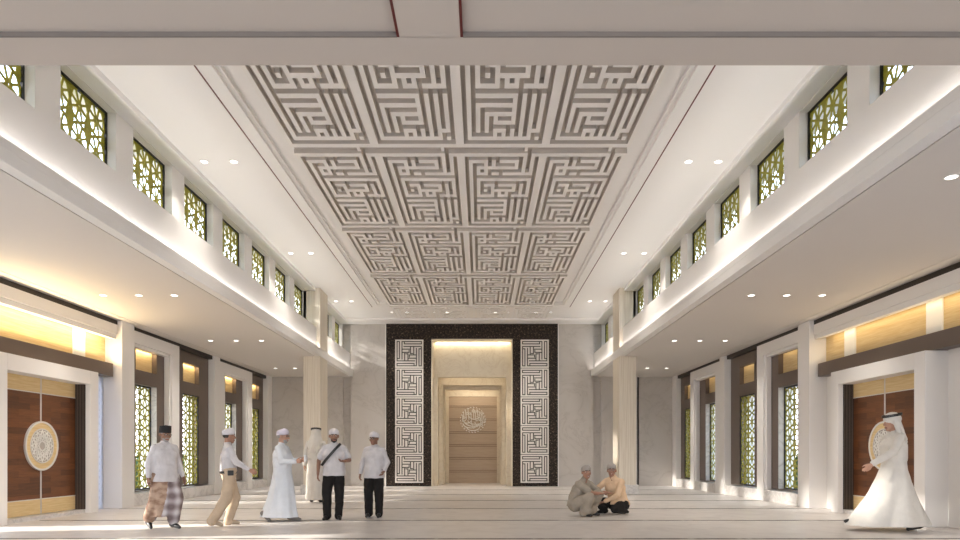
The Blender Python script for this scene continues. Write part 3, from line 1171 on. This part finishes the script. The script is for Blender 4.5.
class Fig:
    """one person: joints in local metres, front = -Y, left hand = +X"""

    def __init__(self, J, skin, head_rot=(0, 0, 0), curl=.35, palms=None, beard=None, smile=False, bulk=1.0):
        self.J = J = {k: Vector(v) for k, v in J.items()}
        self.skin = skin
        self.curl = curl
        self.palms = palms or {}
        self.HM = (Matrix.Rotation(head_rot[2], 3, 'Z') @ Matrix.Rotation(head_rot[1], 3, 'Y') @ Matrix.Rotation(head_rot[0], 3, 'X')) * 1.10
        self.beard = beard
        self.smile = smile
        self.bulk = bulk

    def hp(self, x, y, z):
        return self.J['head'] + self.HM @ Vector((x, y, z))

    def body(self, root, feet=True):
        J, H, hp = self.J, self.HM, self.hp
        B = Body()
        k = self.bulk
        # head
        B.ell(hp(0, .012, .030), (.076, .096, .088), H)
        B.ell(hp(0, -.020, -.022), (.062, .070, .088), H)
        B.ell(hp(0, -.052, -.092), (.033, .032, .024), H)          # chin
        B.ell(hp(0, -.035, -.070), (.052, .050, .036), H)          # jaw
        B.cap(hp(0, -.086, .014), hp(0, -.108, -.026), .009, .0145, seg=10)
        for sg in (-1, 1):
            B.cap(hp(.012 * sg, -.100, -.030), hp(.014 * sg, -.096, -.030), .009, .008, seg=8)
            B.cap(hp(.014 * sg, -.085, .034), hp(.046 * sg, -.070, .034), .010, .008, seg=8)   # brow
            B.ell(hp(.044 * sg, -.058, -.022), (.022, .022, .022), H)   # cheek
            B.ell(hp(.078 * sg, .010, -.004), (.010, .021, .033), H @ Matrix.Rotation(.25 * sg, 3, 'Z'))  # ear
        B.cap(hp(-.020, -.086, -.060), hp(.020, -.086, -.060), .0085, .0085, seg=8)
        B.cap(hp(-.016, -.084, -.070), hp(.016, -.084, -.070), .009, .009, seg=8)
        # neck and trunk
        B.cap(J['neck'] - V3(0, 0, .04), hp(0, .018, -.055), .060, .056)
        shm = (J['sh_l'] + J['sh_r']) / 2
        ax = (J['sh_l'] - J['sh_r']).normalized()
        B.cap(J['sh_l'] - V3(0, 0, .01), J['neck'] - V3(0, 0, .03), .042, .046).cap(J['sh_r'] - V3(0, 0, .01), J['neck'] - V3(0, 0, .03), .042, .046)
        chest = lerp(shm, J['pel'], .28)
        waist = lerp(shm, J['pel'], .66)
        hx = (J['hip_l'] - J['hip_r']).normalized()
        for p, w_, r in ((chest, .062 * k, .094 * k), (waist, .055 * k, .092 * k)):
            B.cap(p - ax * w_, p + ax * w_, r, r)
        B.cap(chest, waist, .100 * k, .098 * k).cap(waist, J['pel'], .100 * k, .105)
        B.cap(chest - ax * .055, waist - ax * .045, .092 * k, .092 * k).cap(chest + ax * .055, waist + ax * .045, .092 * k, .092 * k)
        B.cap(J['pel'] - hx * .07, J['pel'] + hx * .07, .112, .112)
        for s_ in ('l', 'r'):
            sh, el, wr = J['sh_' + s_], J['el_' + s_], J['wr_' + s_]
            B.cap(lerp(shm, sh, .5), sh, .065, .050)
            B.cap(sh, el, .050, .040).cap(el, lerp(el, wr, .35), .040, .038).cap(lerp(el, wr, .35), wr, .038, .026)
            f = self.palms.get('f' + s_, (wr - el))
            n = self.palms.get(s_, (1, 0, 0) if s_ == 'r' else (-1, 0, 0))
            th = self.palms.get('t' + s_, None)
            if th is None:
                # thumb points forward (-Y) by default
                ff = Vector(f).normalized()
                nn_ = Vector(n)
                sd2 = ff.cross((nn_ - ff * nn_.dot(ff)).normalized())
                want = Vector(self.palms.get('w' + s_, (0, -1, .2)))
                th = 1 if sd2.dot(want) > 0 else -1
            hand(B, wr, f, n, th, self.curl)
            hp_, kn, an = J['hip_' + s_], J['kn_' + s_], J['an_' + s_]
            B.cap(hp_, kn, .088, .058).cap(kn, lerp(kn, an, .3), .056, .056).cap(lerp(kn, an, .3), an, .056, .037)
            toe = J['toe_' + s_]
            d = (toe - an)
            dh = d.normalized()
            B.cap(an - dh * .03 - V3(0, 0, .03), lerp(an, toe, .7), .036, .030).cap(lerp(an, toe, .6), toe, .030, .022)
        lip = [hp(x, -.094, -.066) for x in (-.018, -.009, 0, .009, .018)]
        beard = self.beard

        Hi = H.inverted()
        hc = J['head']

        def paint(c_):
            q = Hi @ (c_ - hc)
            if q.length > .2: return 0
            if abs(q.z + .066) < .0085 and abs(q.x) < .024 and q.y < -.075: return 3 if self.smile and abs(q.z + .066) < .0035 and abs(q.x) < .011 else 1
            if q.y < -.062:
                for sg in (-1, 1):
                    ex, ez = q.x - sg * .031, q.z - .010
                    if abs(ez - .026) < .0055 and abs(ex) < .019: return 2     # brow
                    e = (ex / .0155) ** 2 + (ez / .0065) ** 2
                    if e < 1: return 4 if (ex / .007) ** 2 + (ez / .0085) ** 2 < 1 else 3
            if beard is not None:
                if q.z < -.055 and q.y < -.03 and (q.z < -.078 or abs(q.x) > .027): return 5
                if -.055 < q.z < -.042 and q.y < -.07 and abs(q.x) < .027: return 5
            # hair below the cap, at the back and sides
            if q.z > -.03 and q.y > .03 and q.length > .07: return 6
            if q.z > .02 and q.y > -.045 and abs(q.x) > .05: return 6
            return 0
        hair = HAIRG if self.beard == 'grey' else HAIRD
        bd = {'grey': HAIRG, 'dark': HAIRD, None: self.skin}[self.beard]
        o = B.solid('body', self.skin, root, voxel=.0068, smooth=2, paint=paint, mats=(LIP, HAIRD, EYEW, EYED, bd, hair))
        return o

    # -------- clothing
    def glasses(self, root):
        g = MB()
        for sg in (-1, 1):
            c_ = Vector((sg * .032, -.098, .008))
            pts = [c_ + Vector((.024 * math.cos(a), 0, .018 * math.sin(a))) for a in [i * math.pi / 6 for i in range(13)]]
            for a, b_ in zip(pts, pts[1:]):
                g.bar(self.hp(*a), self.hp(*b_), .0045, .004, self.HM @ Vector((0, 1, 0)))
            g.bar(self.hp(sg * .056, -.096, .012), self.hp(sg * .082, .01, .012), .004, .004, (0, 0, 1))
        g.bar(self.hp(-.009, -.1, .012), self.hp(.009, -.1, .012), .004, .004, (0, 0, 1))
        g.build('spectacles', GLASSF, root, local=True)

    def cap_(self, root, mat_, kind='dome'):
        H = self.HM
        B = MB()
        if kind == 'dome':
            prof = [(.0, .95), (.045, .965), (.070, .90), (.090, .74), (.103, .46), (.108, .02)]
        else:
            prof = [(.0, .96), (.06, .96), (.108, .93), (.113, .86), (.113, .02)]
        z0 = .022
        seg = 28
        vs, fs = [], []
        for z, k in prof:
            for i in range(seg):
                a = 2 * math.pi * i / seg
                vs.append(self.hp(.088 * k * math.cos(a), .012 + .108 * k * math.sin(a), z0 + z + .012 * math.sin(a) * (-1)))
        for j in range(len(prof) - 1):
            for i in range(seg):
                q = (i + 1) % seg
                fs.append((j * seg + i, j * seg + q, (j + 1) * seg + q, (j + 1) * seg + i))
        fs.append(tuple((len(prof) - 1) * seg + i for i in range(seg)))
        B.add(vs, fs)
        o = B.build('songkok' if kind != 'dome' else 'skullcap', mat_, root, local=True, smooth=(kind == 'dome'))
        s_ = o.modifiers.new('t', 'SOLIDIFY')
        s_.thickness = .006
        return o

    def shirt(self, root, mat_, hem=None, sleeve=1.0, name='shirt', k=1.0, collar=True, flare=.02, wr=.010, length=None):
        J = self.J
        B = Body()
        shm = (J['sh_l'] + J['sh_r']) / 2
        ax = (J['sh_l'] - J['sh_r']).normalized()
        kk = self.bulk * k
        pel = J['pel']
        chest, waist = lerp(shm, pel, .3), lerp(shm, pel, .68)
        low = lerp(shm, pel, 1.12) if hem is None else Vector(hem)
        e = .022
        up = shm + V3(0, 0, .012)
        B.cap(J['sh_l'] , J['neck'] - V3(0, 0, .016), .056, .064).cap(J['sh_r'], J['neck'] - V3(0, 0, .016), .056, .064)
        for p, w_, r in ((chest, .070 * kk, .105 * kk), (waist, .060 * kk, .108 * kk)):
            B.cap(p - ax * w_, p + ax * w_, r + e, r + e)
        for sg in (-1, 0, 1):
            B.cap(chest + ax * .065 * sg * kk, waist + ax * .055 * sg * kk, .106 * kk + e, .108 * kk + e)
            B.cap(lerp(shm, chest, .3) + ax * .075 * sg, chest + ax * .075 * sg * kk, .075 + e * .5, .105 * kk + e)
        # hanging skirt of the shirt
        ang = math.atan2(ax.y, ax.x)
        secs = []
        for i in range(5):
            u = i / 4
            p = lerp(waist, low, u)
            secs.append((p, (.185 + flare * u) * kk, (.140 + flare * u) * kk, ang, .015 + .03 * u))
        B.loft(secs[::-1], nf=7, ph=1.3)
        for s_ in ('l', 'r'):
            sh, el, wr_ = J['sh_' + s_], J['el_' + s_], J['wr_' + s_]
            B.cap(lerp(shm, sh, .45), sh, .085, .063)
            if sleeve >= 1:
                B.cap(sh, el, .064, .056).cap(el, lerp(el, wr_, .9), .056, .042)
            else:
                B.cap(sh, lerp(sh, el, sleeve), .066, .070)
        if collar:
            B.cap(J['neck'] - V3(0, 0, .0), J['neck'] + (self.hp(0, .018, -.05) - J['neck']) * .22, .070, .066)
        B_ = B.solid(name, mat_, root, voxel=.011, smooth=3, wrinkle=wr)
        return B_

    def trousers(self, root, mat_, wid=1.0, name='trousers'):
        J = self.J
        B = Body()
        hx = (J['hip_l'] - J['hip_r']).normalized()
        B.cap(J['pel'] - hx * .08 + V3(0, 0, .03), J['pel'] + hx * .08 + V3(0, 0, .03), .128, .128)
        for s_ in ('l', 'r'):
            h, k_, a = J['hip_' + s_], J['kn_' + s_], J['an_' + s_]
            B.cap(h, k_, .112, .080 * wid).cap(k_, lerp(k_, a, .97), .080 * wid, .066 * wid)
            B.cap(lerp(k_, a, .9), lerp(k_, a, 1.0), .066 * wid, .070 * wid)
        return B.solid(name, mat_, root, voxel=.011, smooth=3, wrinkle=.012, wscale=8)

    def shoes(self, root, mat_):
        J = self.J
        for s_ in ('l', 'r'):
            a, t_ = J['an_' + s_], J['toe_' + s_]
            d = (t_ - a).normalized()
            B = Body()
            B.cap(a - d * .035 - V3(0, 0, .02), lerp(a, t_, .65), .044, .040).cap(lerp(a, t_, .6), t_ + d * .012, .041, .028)
            B.cap(a - V3(0, 0, .02), a + V3(0, 0, .015), .046, .044)
            B.solid('shoe', mat_, root, voxel=.009, smooth=2)

    def robe(self, root, mat_, foot_secs, k=1.0, nf=7, sleeve_w=1.0, fold=.06, name='robe', ph=.4):
        """long robe: shirt top plus a lofted skirt through foot_secs"""
        J = self.J
        B = Body()
        shm = (J['sh_l'] + J['sh_r']) / 2
        ax = (J['sh_l'] - J['sh_r']).normalized()
        pel = J['pel']
        kk = self.bulk * k
        chest, waist = lerp(shm, pel, .3), lerp(shm, pel, .68)
        e = .026
        B.cap(J['sh_l'], J['neck'] - V3(0, 0, .016), .058, .064).cap(J['sh_r'], J['neck'] - V3(0, 0, .016), .058, .064)
        for sg in (-1, 0, 1):
            B.cap(chest + ax * .075 * sg * kk, waist + ax * .062 * sg * kk, .118 * kk + e, .120 * kk + e)
            B.cap(lerp(shm, chest, .3) + ax * .09 * sg, chest + ax * .085 * sg * kk, .085, .112 * kk + e)
        ang = math.atan2(ax.y, ax.x)
        secs = [(lerp(chest, waist, .4), .185 * kk, .135 * kk, ang, 0), (waist, .19 * kk, .145 * kk, ang, .01), (pel, .205 * kk, .155 * kk, ang, fold * .3)]
        secs += foot_secs
        B.loft(secs[::-1], nf=nf, ph=ph, seg=64)
        for s_ in ('l', 'r'):
            sh, el, wr_ = J['sh_' + s_], J['el_' + s_], J['wr_' + s_]
            B.cap(lerp(shm, sh, .45), sh, .085, .064)
            B.cap(sh, el, .066, .060 * sleeve_w).cap(el, lerp(el, wr_, .92), .058 * sleeve_w, .047 * sleeve_w)
        B.cap(J['neck'], J['neck'] + (self.hp(0, .018, -.05) - J['neck']) * .25, .068, .064)
        return B.solid(name, mat_, root, voxel=.0115, smooth=3, wrinkle=.008, wscale=6)

    def headcloth(self, root, mat_, back=.42, side=.30):
        """ghutra: cloth over the crown falling behind and at the sides, with a black double cord"""
        hp = self.hp
        B = Body()
        B.ell(hp(0, .016, .045), (.096, .114, .095), self.HM)
        dn = V3(0, 0, -1)
        bk = (self.HM @ Vector((0, 1, 0)))
        bk = Vector((bk.x, bk.y, 0)).normalized()
        rt = Vector((-bk.y, bk.x, 0))
        for i in range(-4, 5):
            u = i / 4
            top = hp(.075 * u, .02 + .075 * (1 - u * u), .06)
            an = bk * (1 - abs(u) * .75) + rt * (-u)
            mid = hp(.095 * u, .055 + .06 * (1 - u * u), -.06)
            end = self.J['head'] + dn * (side + (back - side) * (1 - abs(u))) + bk * (.13 * (1 - u * u) + .06) + rt * (-.17 * u)
            end = self.J['head'] + dn * (side + (back - side) * (1 - abs(u))) + self.HM @ Vector((.185 * u, .075 + .085 * (1 - u * u), 0))
            B.cap(top, mid, .030, .030, sq=.6)
            B.cap(mid, end, .030, .022, sq=.7)
        for sg in (-1, 1):
            B.cap(hp(.07 * sg, -.02, .08), hp(.088 * sg, .0, -.06), .026, .024)
            B.cap(hp(.088 * sg, .0, -.06), hp(.10 * sg, .02, -.17), .024, .024)
        B.solid('headcloth', mat_, root, voxel=.010, smooth=3, wrinkle=.006, wscale=14)
        c = MB()
        seg = 32
        for dz in (.086, .104):
            pts = [hp(.099 * math.cos(2 * math.pi * i / seg), .016 + .118 * math.sin(2 * math.pi * i / seg), dz - .0 + .010 * math.sin(2 * math.pi * i / seg)) for i in range(seg + 1)]
            for a, b_ in zip(pts, pts[1:]):
                c.bar(a, b_, .020, .018, self.HM @ Vector((0, 0, 1)))
        c.build('black_head_cord', LEATHER, root, local=True)


def std(**kw):
    J = dict(pel=(0, 0, .93), neck=(0, .02, 1.44), head=(0, -.01, 1.60), sh_l=(.165, .01, 1.375), sh_r=(-.165, .01, 1.375),
             el_l=(.225, .03, 1.11), el_r=(-.225, .03, 1.11), wr_l=(.25, -.05, .86), wr_r=(-.25, -.05, .86),
             hip_l=(.09, 0, .90), hip_r=(-.09, 0, .90), kn_l=(.10, -.02, .49), kn_r=(-.10, -.02, .49),
             an_l=(.10, .02, .075), an_r=(-.10, .02, .075), toe_l=(.12, -.15, .03), toe_r=(-.12, -.15, .03))
    J.update(kw)
    return J


def person(label, x, y, rz, sc=1.0):
    r = empty('person', (x, y, 0), rz)
    r.scale = (sc, sc, sc)
    tag(r, label, 'person')
    return r


# 1: man in songkok, white shirt and plaid sarong, walking
r = person('man in black songkok, white shirt and plaid sarong walking at the far left', -5.39, 11.17, .9, 1.0)
f = Fig(std(kn_l=(.10, -.16, .49), an_l=(.09, -.10, .075), toe_l=(.11, -.27, .03), kn_r=(-.13, .04, .50), an_r=(-.17, .24, .12), toe_r=(-.19, .10, .03),
            el_l=(.25, .04, 1.12), wr_l=(.29, -.06, .87), el_r=(-.25, .06, 1.12), wr_r=(-.27, .02, .86)), SKIN3, (.16, 0, -.05), .3, beard='grey', bulk=1.06)
f.body(r)
f.shirt(r, CLWHITE, hem=(0, -.01, .80), k=1.04)
B = Body()
for s_, o_ in (('l', -.01), ('r', .0)):
    h_, k_, n_ = f.J['hip_' + s_], f.J['kn_' + s_] + V3(0, o_, 0), f.J['an_' + s_]
    B.cap(h_, k_, .135, .125).cap(k_, lerp(k_, n_, .80), .125, .105)
B.loft([((-.03, .05, .20), .155, .21, .2, .06), ((-.02, .03, .36), .175, .205, .1, .05), ((-.01, -.02, .55), .19, .18, .05, .03), ((0, -.01, .75), .195, .165, 0, .02), ((0, 0, .98), .18, .135, 0, 0)], nf=5, ph=.8)
B.solid('sarong', SARONG, r, voxel=.011, smooth=3, wrinkle=.014, wscale=5, paint=lambda c: 1 if c.x < -.075 + (c.z - .5) * .15 else 0, mats=(SARONGB,))
f.cap_(r, SONGKOK, 'flat')
f.glasses(r)
f.shoes(r, LEATHER)

# 2: man in white cap and shirt, khaki trousers, seen from behind, walking right
r = person('man in white cap, white shirt and khaki trousers walking away to the right', -4.48, 11.62, 2.15, .99)
f = Fig(std(kn_l=(.10, -.13, .49), an_l=(.10, -.02, .075), toe_l=(.11, -.19, .03), kn_r=(-.09, .05, .49), an_r=(-.09, .30, .10), toe_r=(-.09, .14, .03),
            el_r=(-.26, -.07, 1.14), wr_r=(-.30, -.29, 1.0), el_l=(.235, .03, 1.11), wr_l=(.24, -.02, .88)), SKIN, (.05, 0, .1), .3)
f.body(r)
f.shirt(r, CLWHITE, hem=(0, 0, .95), k=.98, flare=0)
f.trousers(r, CLKHAKI, 1.25)
f.cap_(r, CAPW)
f.shoes(r, CLKHAKI)
m = MB()
for i in range(24):
    a0, a1 = 2 * math.pi * i / 24, 2 * math.pi * (i + 1) / 24
    m.bar((.196 * math.cos(a0), .150 * math.sin(a0), .955), (.196 * math.cos(a1), .150 * math.sin(a1), .955), .006, .04, (0, 0, 1))
bl = m.build('belt', LEATHER, r, local=True)
MB().box(-.235, -.19, -.04, .06, .90, .99).build('phone_pouch', LEATHER, r, local=True, bevel=.01)

# 3: old man in white robe holding a paper, facing right
r = person('elderly man in long white robe and pale cap holding a paper, facing right', -3.75, 12.38, 1.45, 1.0)
f = Fig(std(kn_l=(.09, -.14, .49), an_l=(.09, -.12, .075), toe_l=(.10, -.29, .03), kn_r=(-.09, .07, .48), an_r=(-.10, .33, .15), toe_r=(-.10, .22, .03),
            el_l=(.23, -.08, 1.14), wr_l=(.14, -.30, 1.15), el_r=(-.23, -.08, 1.13), wr_r=(-.13, -.31, 1.13)), SKIN2, (.08, 0, .05), .5,
        palms=dict(l=(-1, 0, .3), r=(1, 0, .3), fl=(-.35, -1, .05), fr=(.35, -1, .05), wl=(0, 0, 1), wr=(0, 0, 1)), beard='grey', bulk=1.06)
f.body(r)
f.robe(r, CLROBE, [((0, .0, .70), .22, .21, 0, .03), ((0, .02, .45), .225, .26, 0, .05), ((0, .05, .22), .235, .32, 0, .07), ((0, .06, .08), .24, .36, 0, .08)])
f.cap_(r, CAPL)
f.glasses(r)
f.shoes(r, GREYSH)
MB().box(-.05, .05, -.47, -.44, 1.13, 1.25).build('paper', PAPER, r, local=True)

# 4: man in ivory thobe seen from behind
r = person('man in ivory thobe and white headcloth standing with his back to the camera', -4.33, 17.2, math.pi + .1, 1.13)
f = Fig(std(el_l=(.24, .0, 1.12), wr_l=(.27, -.05, .88), el_r=(-.27, -.02, 1.13), wr_r=(-.33, -.08, .90)), SKIN2, (.05, 0, 0), .3, bulk=.95)
f.body(r)
f.robe(r, CLIVORY, [((0, .0, .70), .205, .175, 0, .03), ((0, .0, .45), .215, .19, 0, .05), ((0, .0, .22), .23, .205, 0, .06), ((0, .0, .07), .24, .215, 0, .07)], k=.95)
f.headcloth(r, CLIVORY, back=.46, side=.36)
f.shoes(r, LEATHER)

# 5: bearded man, white tee, strap, black trousers
r = person('bearded man in white short-sleeved shirt with a black shoulder strap and black trousers', -2.85, 12.7, .12, 1.01)
f = Fig(std(kn_l=(.11, -.06, .49), an_l=(.09, .0, .075), toe_l=(.13, -.17, .03), kn_r=(-.14, -.02, .49), an_r=(-.12, -.02, .075), toe_r=(-.17, -.18, .03),
            el_l=(.29, .02, 1.14), wr_l=(.21, -.24, 1.12), el_r=(-.29, .05, 1.13), wr_r=(-.30, -.02, .87)), SKIN3, (.08, 0, .15), .45,
        palms=dict(l=(0, -.1, 1), fl=(-.75, -.8, .0), wl=(.6, -.4, 0)), beard='dark', bulk=1.08)
f.body(r)
f.shirt(r, CLWHITE, hem=(0, -.01, .84), sleeve=.72, k=1.02)
f.trousers(r, CLBLACK, 1.15)
f.cap_(r, CAPW)
f.shoes(r, LEATHER)
m = MB()
pts = []
for i in range(15):
    u = i / 14
    x_ = .13 - .36 * u
    z_ = 1.455 - .42 * u
    y_ = -.155 - .02 * math.sin(u * math.pi) + (.11 * max(0, 1 - u * 5)) + (.12 * max(0, u * 4 - 3))
    pts.append((x_, y_, z_))
for a, b_ in zip(pts, pts[1:]):
    m.bar(a, b_, .05, .012, (-.1, 1, .2))
m.build('shoulder_strap', LEATHER, r, local=True)

# 6: man with glasses, white shirt, dark trousers
r = person('man in white cap, glasses, loose white shirt and dark trousers beside the granite surround', -2.15, 13.2, -.12, .985)
f = Fig(std(el_l=(.26, .04, 1.12), wr_l=(.24, -.12, .94), el_r=(-.26, .05, 1.12), wr_r=(-.28, -.05, .88), kn_r=(-.12, -.03, .49), an_r=(-.11, 0, .075)), SKIN3, (.08, 0, -.25), .45,
        palms=dict(l=(-.8, 0, .4), fl=(-.25, -.6, -.7)), beard=None, bulk=1.02)
f.body(r)
f.shirt(r, CLWHITE, hem=(0, -.01, .80), k=1.05)
f.trousers(r, CLBLACK, 1.2)
f.cap_(r, CAPW)
f.glasses(r)
f.shoes(r, LEATHER)

# 7: squatting man in taupe
r = person('smiling man in taupe clothes squatting on the floor, hand on the other sitter\'s arm', 2.10, 13.4, .85, 1.03)
J = dict(pel=(-.05, .16, .24), neck=(-.02, -.02, .72), head=(0, -.06, .865), sh_l=(.145, -.04, .645), sh_r=(-.175, .02, .645),
         el_l=(.27, -.20, .47), wr_l=(.44, -.26, .46), el_r=(-.16, -.27, .47), wr_r=(.08, -.36, .46),
         hip_l=(.06, .14, .24), hip_r=(-.14, .14, .24), kn_l=(.17, -.24, .44), kn_r=(-.18, -.26, .40),
         an_l=(.12, -.06, .08), an_r=(-.12, -.08, .08), toe_l=(.18, -.22, .035), toe_r=(-.12, -.24, .035))
f = Fig(J, SKIN, (-.05, 0, -.6), .3, palms=dict(l=(0, 0, -1), fl=(1, -.2, 0), wl=(0, -1, 0), r=(0, 0, -1), fr=(1, -.2, 0), wr=(0, 1, 0)), bulk=1.1, smile=True)
f.body(r)
f.shirt(r, CLTAUPE, hem=(-.05, .12, .20), sleeve=.8, k=1.0, flare=.03)
B = Body()
for s_ in ('l', 'r'):
    B.cap(f.J['hip_' + s_], f.J['kn_' + s_], .125, .10).cap(f.J['kn_' + s_], f.J['an_' + s_], .10, .09)
B.cap((-.14, .12, .24), (.06, .12, .24), .15, .15).cap((-.17, -.22, .34), (.14, -.2, .34), .09, .09).cap((-.12, -.15, .14), (.1, -.13, .14), .10, .10)
B.solid('trousers', CLTAUPE, r, voxel=.011, smooth=3, wrinkle=.016, wscale=7)
f.cap_(r, CAPG)
f.shoes(r, LEATHER)

# 8: sitting man in peach shirt and black trousers
r = person('smiling man in peach shirt and black trousers kneeling beside the squatting man', 2.80, 13.9, -.8, 1.05)
J = dict(pel=(.05, .14, .20), neck=(.0, .0, .73), head=(-.01, -.03, .875), sh_l=(.17, .04, .655), sh_r=(-.155, -.02, .655),
         el_l=(.22, -.16, .40), wr_l=(.0, -.30, .26), el_r=(-.26, -.17, .50), wr_r=(-.42, -.22, .44),
         hip_l=(.15, .12, .2), hip_r=(-.05, .12, .2), kn_l=(.20, -.22, .12), kn_r=(-.20, -.26, .26),
         an_l=(.20, .10, .07), an_r=(-.14, -.08, .07), toe_l=(.20, .22, .04), toe_r=(-.2, -.22, .035))
f = Fig(J, SKIN, (-.05, 0, .6), .3, palms=dict(l=(0, -.3, -1), fl=(-1, -.3, -.2), wl=(0, -1, 0), r=(0, 0, -1), fr=(-1, -.1, -.1), wr=(0, -1, 0)), bulk=1.04, smile=True)
f.body(r)
f.shirt(r, CLPEACH, hem=(.04, .13, .19), k=1.04, flare=.05)
B = Body()
for s_ in ('l', 'r'):
    B.cap(f.J['hip_' + s_], f.J['kn_' + s_], .115, .085).cap(f.J['kn_' + s_], f.J['an_' + s_], .085, .07)
B.cap((.15, .12, .19), (-.05, .12, .19), .135, .135)
B.solid('trousers', CLBLACK, r, voxel=.011, smooth=3, wrinkle=.012, wscale=7)
f.cap_(r, CAPG)
f.glasses(r)
f.shoes(r, CLBLACK)

# 9: striding man in white thobe, right
r = person('man in flowing white thobe and headcloth striding left in front of the right door', 6.86, 10.88, -1.5, 1.12)
f = Fig(std(kn_l=(.09, -.17, .50), an_l=(.08, .30, .13), toe_l=(.08, .12, .03), kn_r=(-.09, -.27, .52), an_r=(-.09, -.50, .14), toe_r=(-.10, -.67, .13),
            head=(0, -.04, 1.60), neck=(0, .0, 1.44), sh_l=(.165, -.03, 1.37), el_l=(.24, -.18, 1.16), wr_l=(.22, -.50, .98), el_r=(-.24, .10, 1.13), wr_r=(-.24, .16, .90)), SKIN2, (.10, 0, 0), .4,
        palms=dict(l=(-1, 0, 0), fl=(0, -.7, -.7), wl=(0, -.5, 1)), beard=None, bulk=1.02)
f.J['an_l'] = Vector((.08, .33, .09)); f.J['toe_l'] = Vector((.08, .17, .03)); f.J['kn_l'] = Vector((.09, .02, .49))
f.body(r)
f.robe(r, CLIVORY, [((0, -.02, .72), .24, .24, 0, .03), ((0, -.04, .48), .28, .36, 0, .05), ((0, -.07, .26), .31, .50, 0, .07), ((0, -.09, .075), .33, .62, 0, .08)], nf=6)
f.headcloth(r, CLIVORY, back=.44, side=.26)
f.shoes(r, LEATHER)
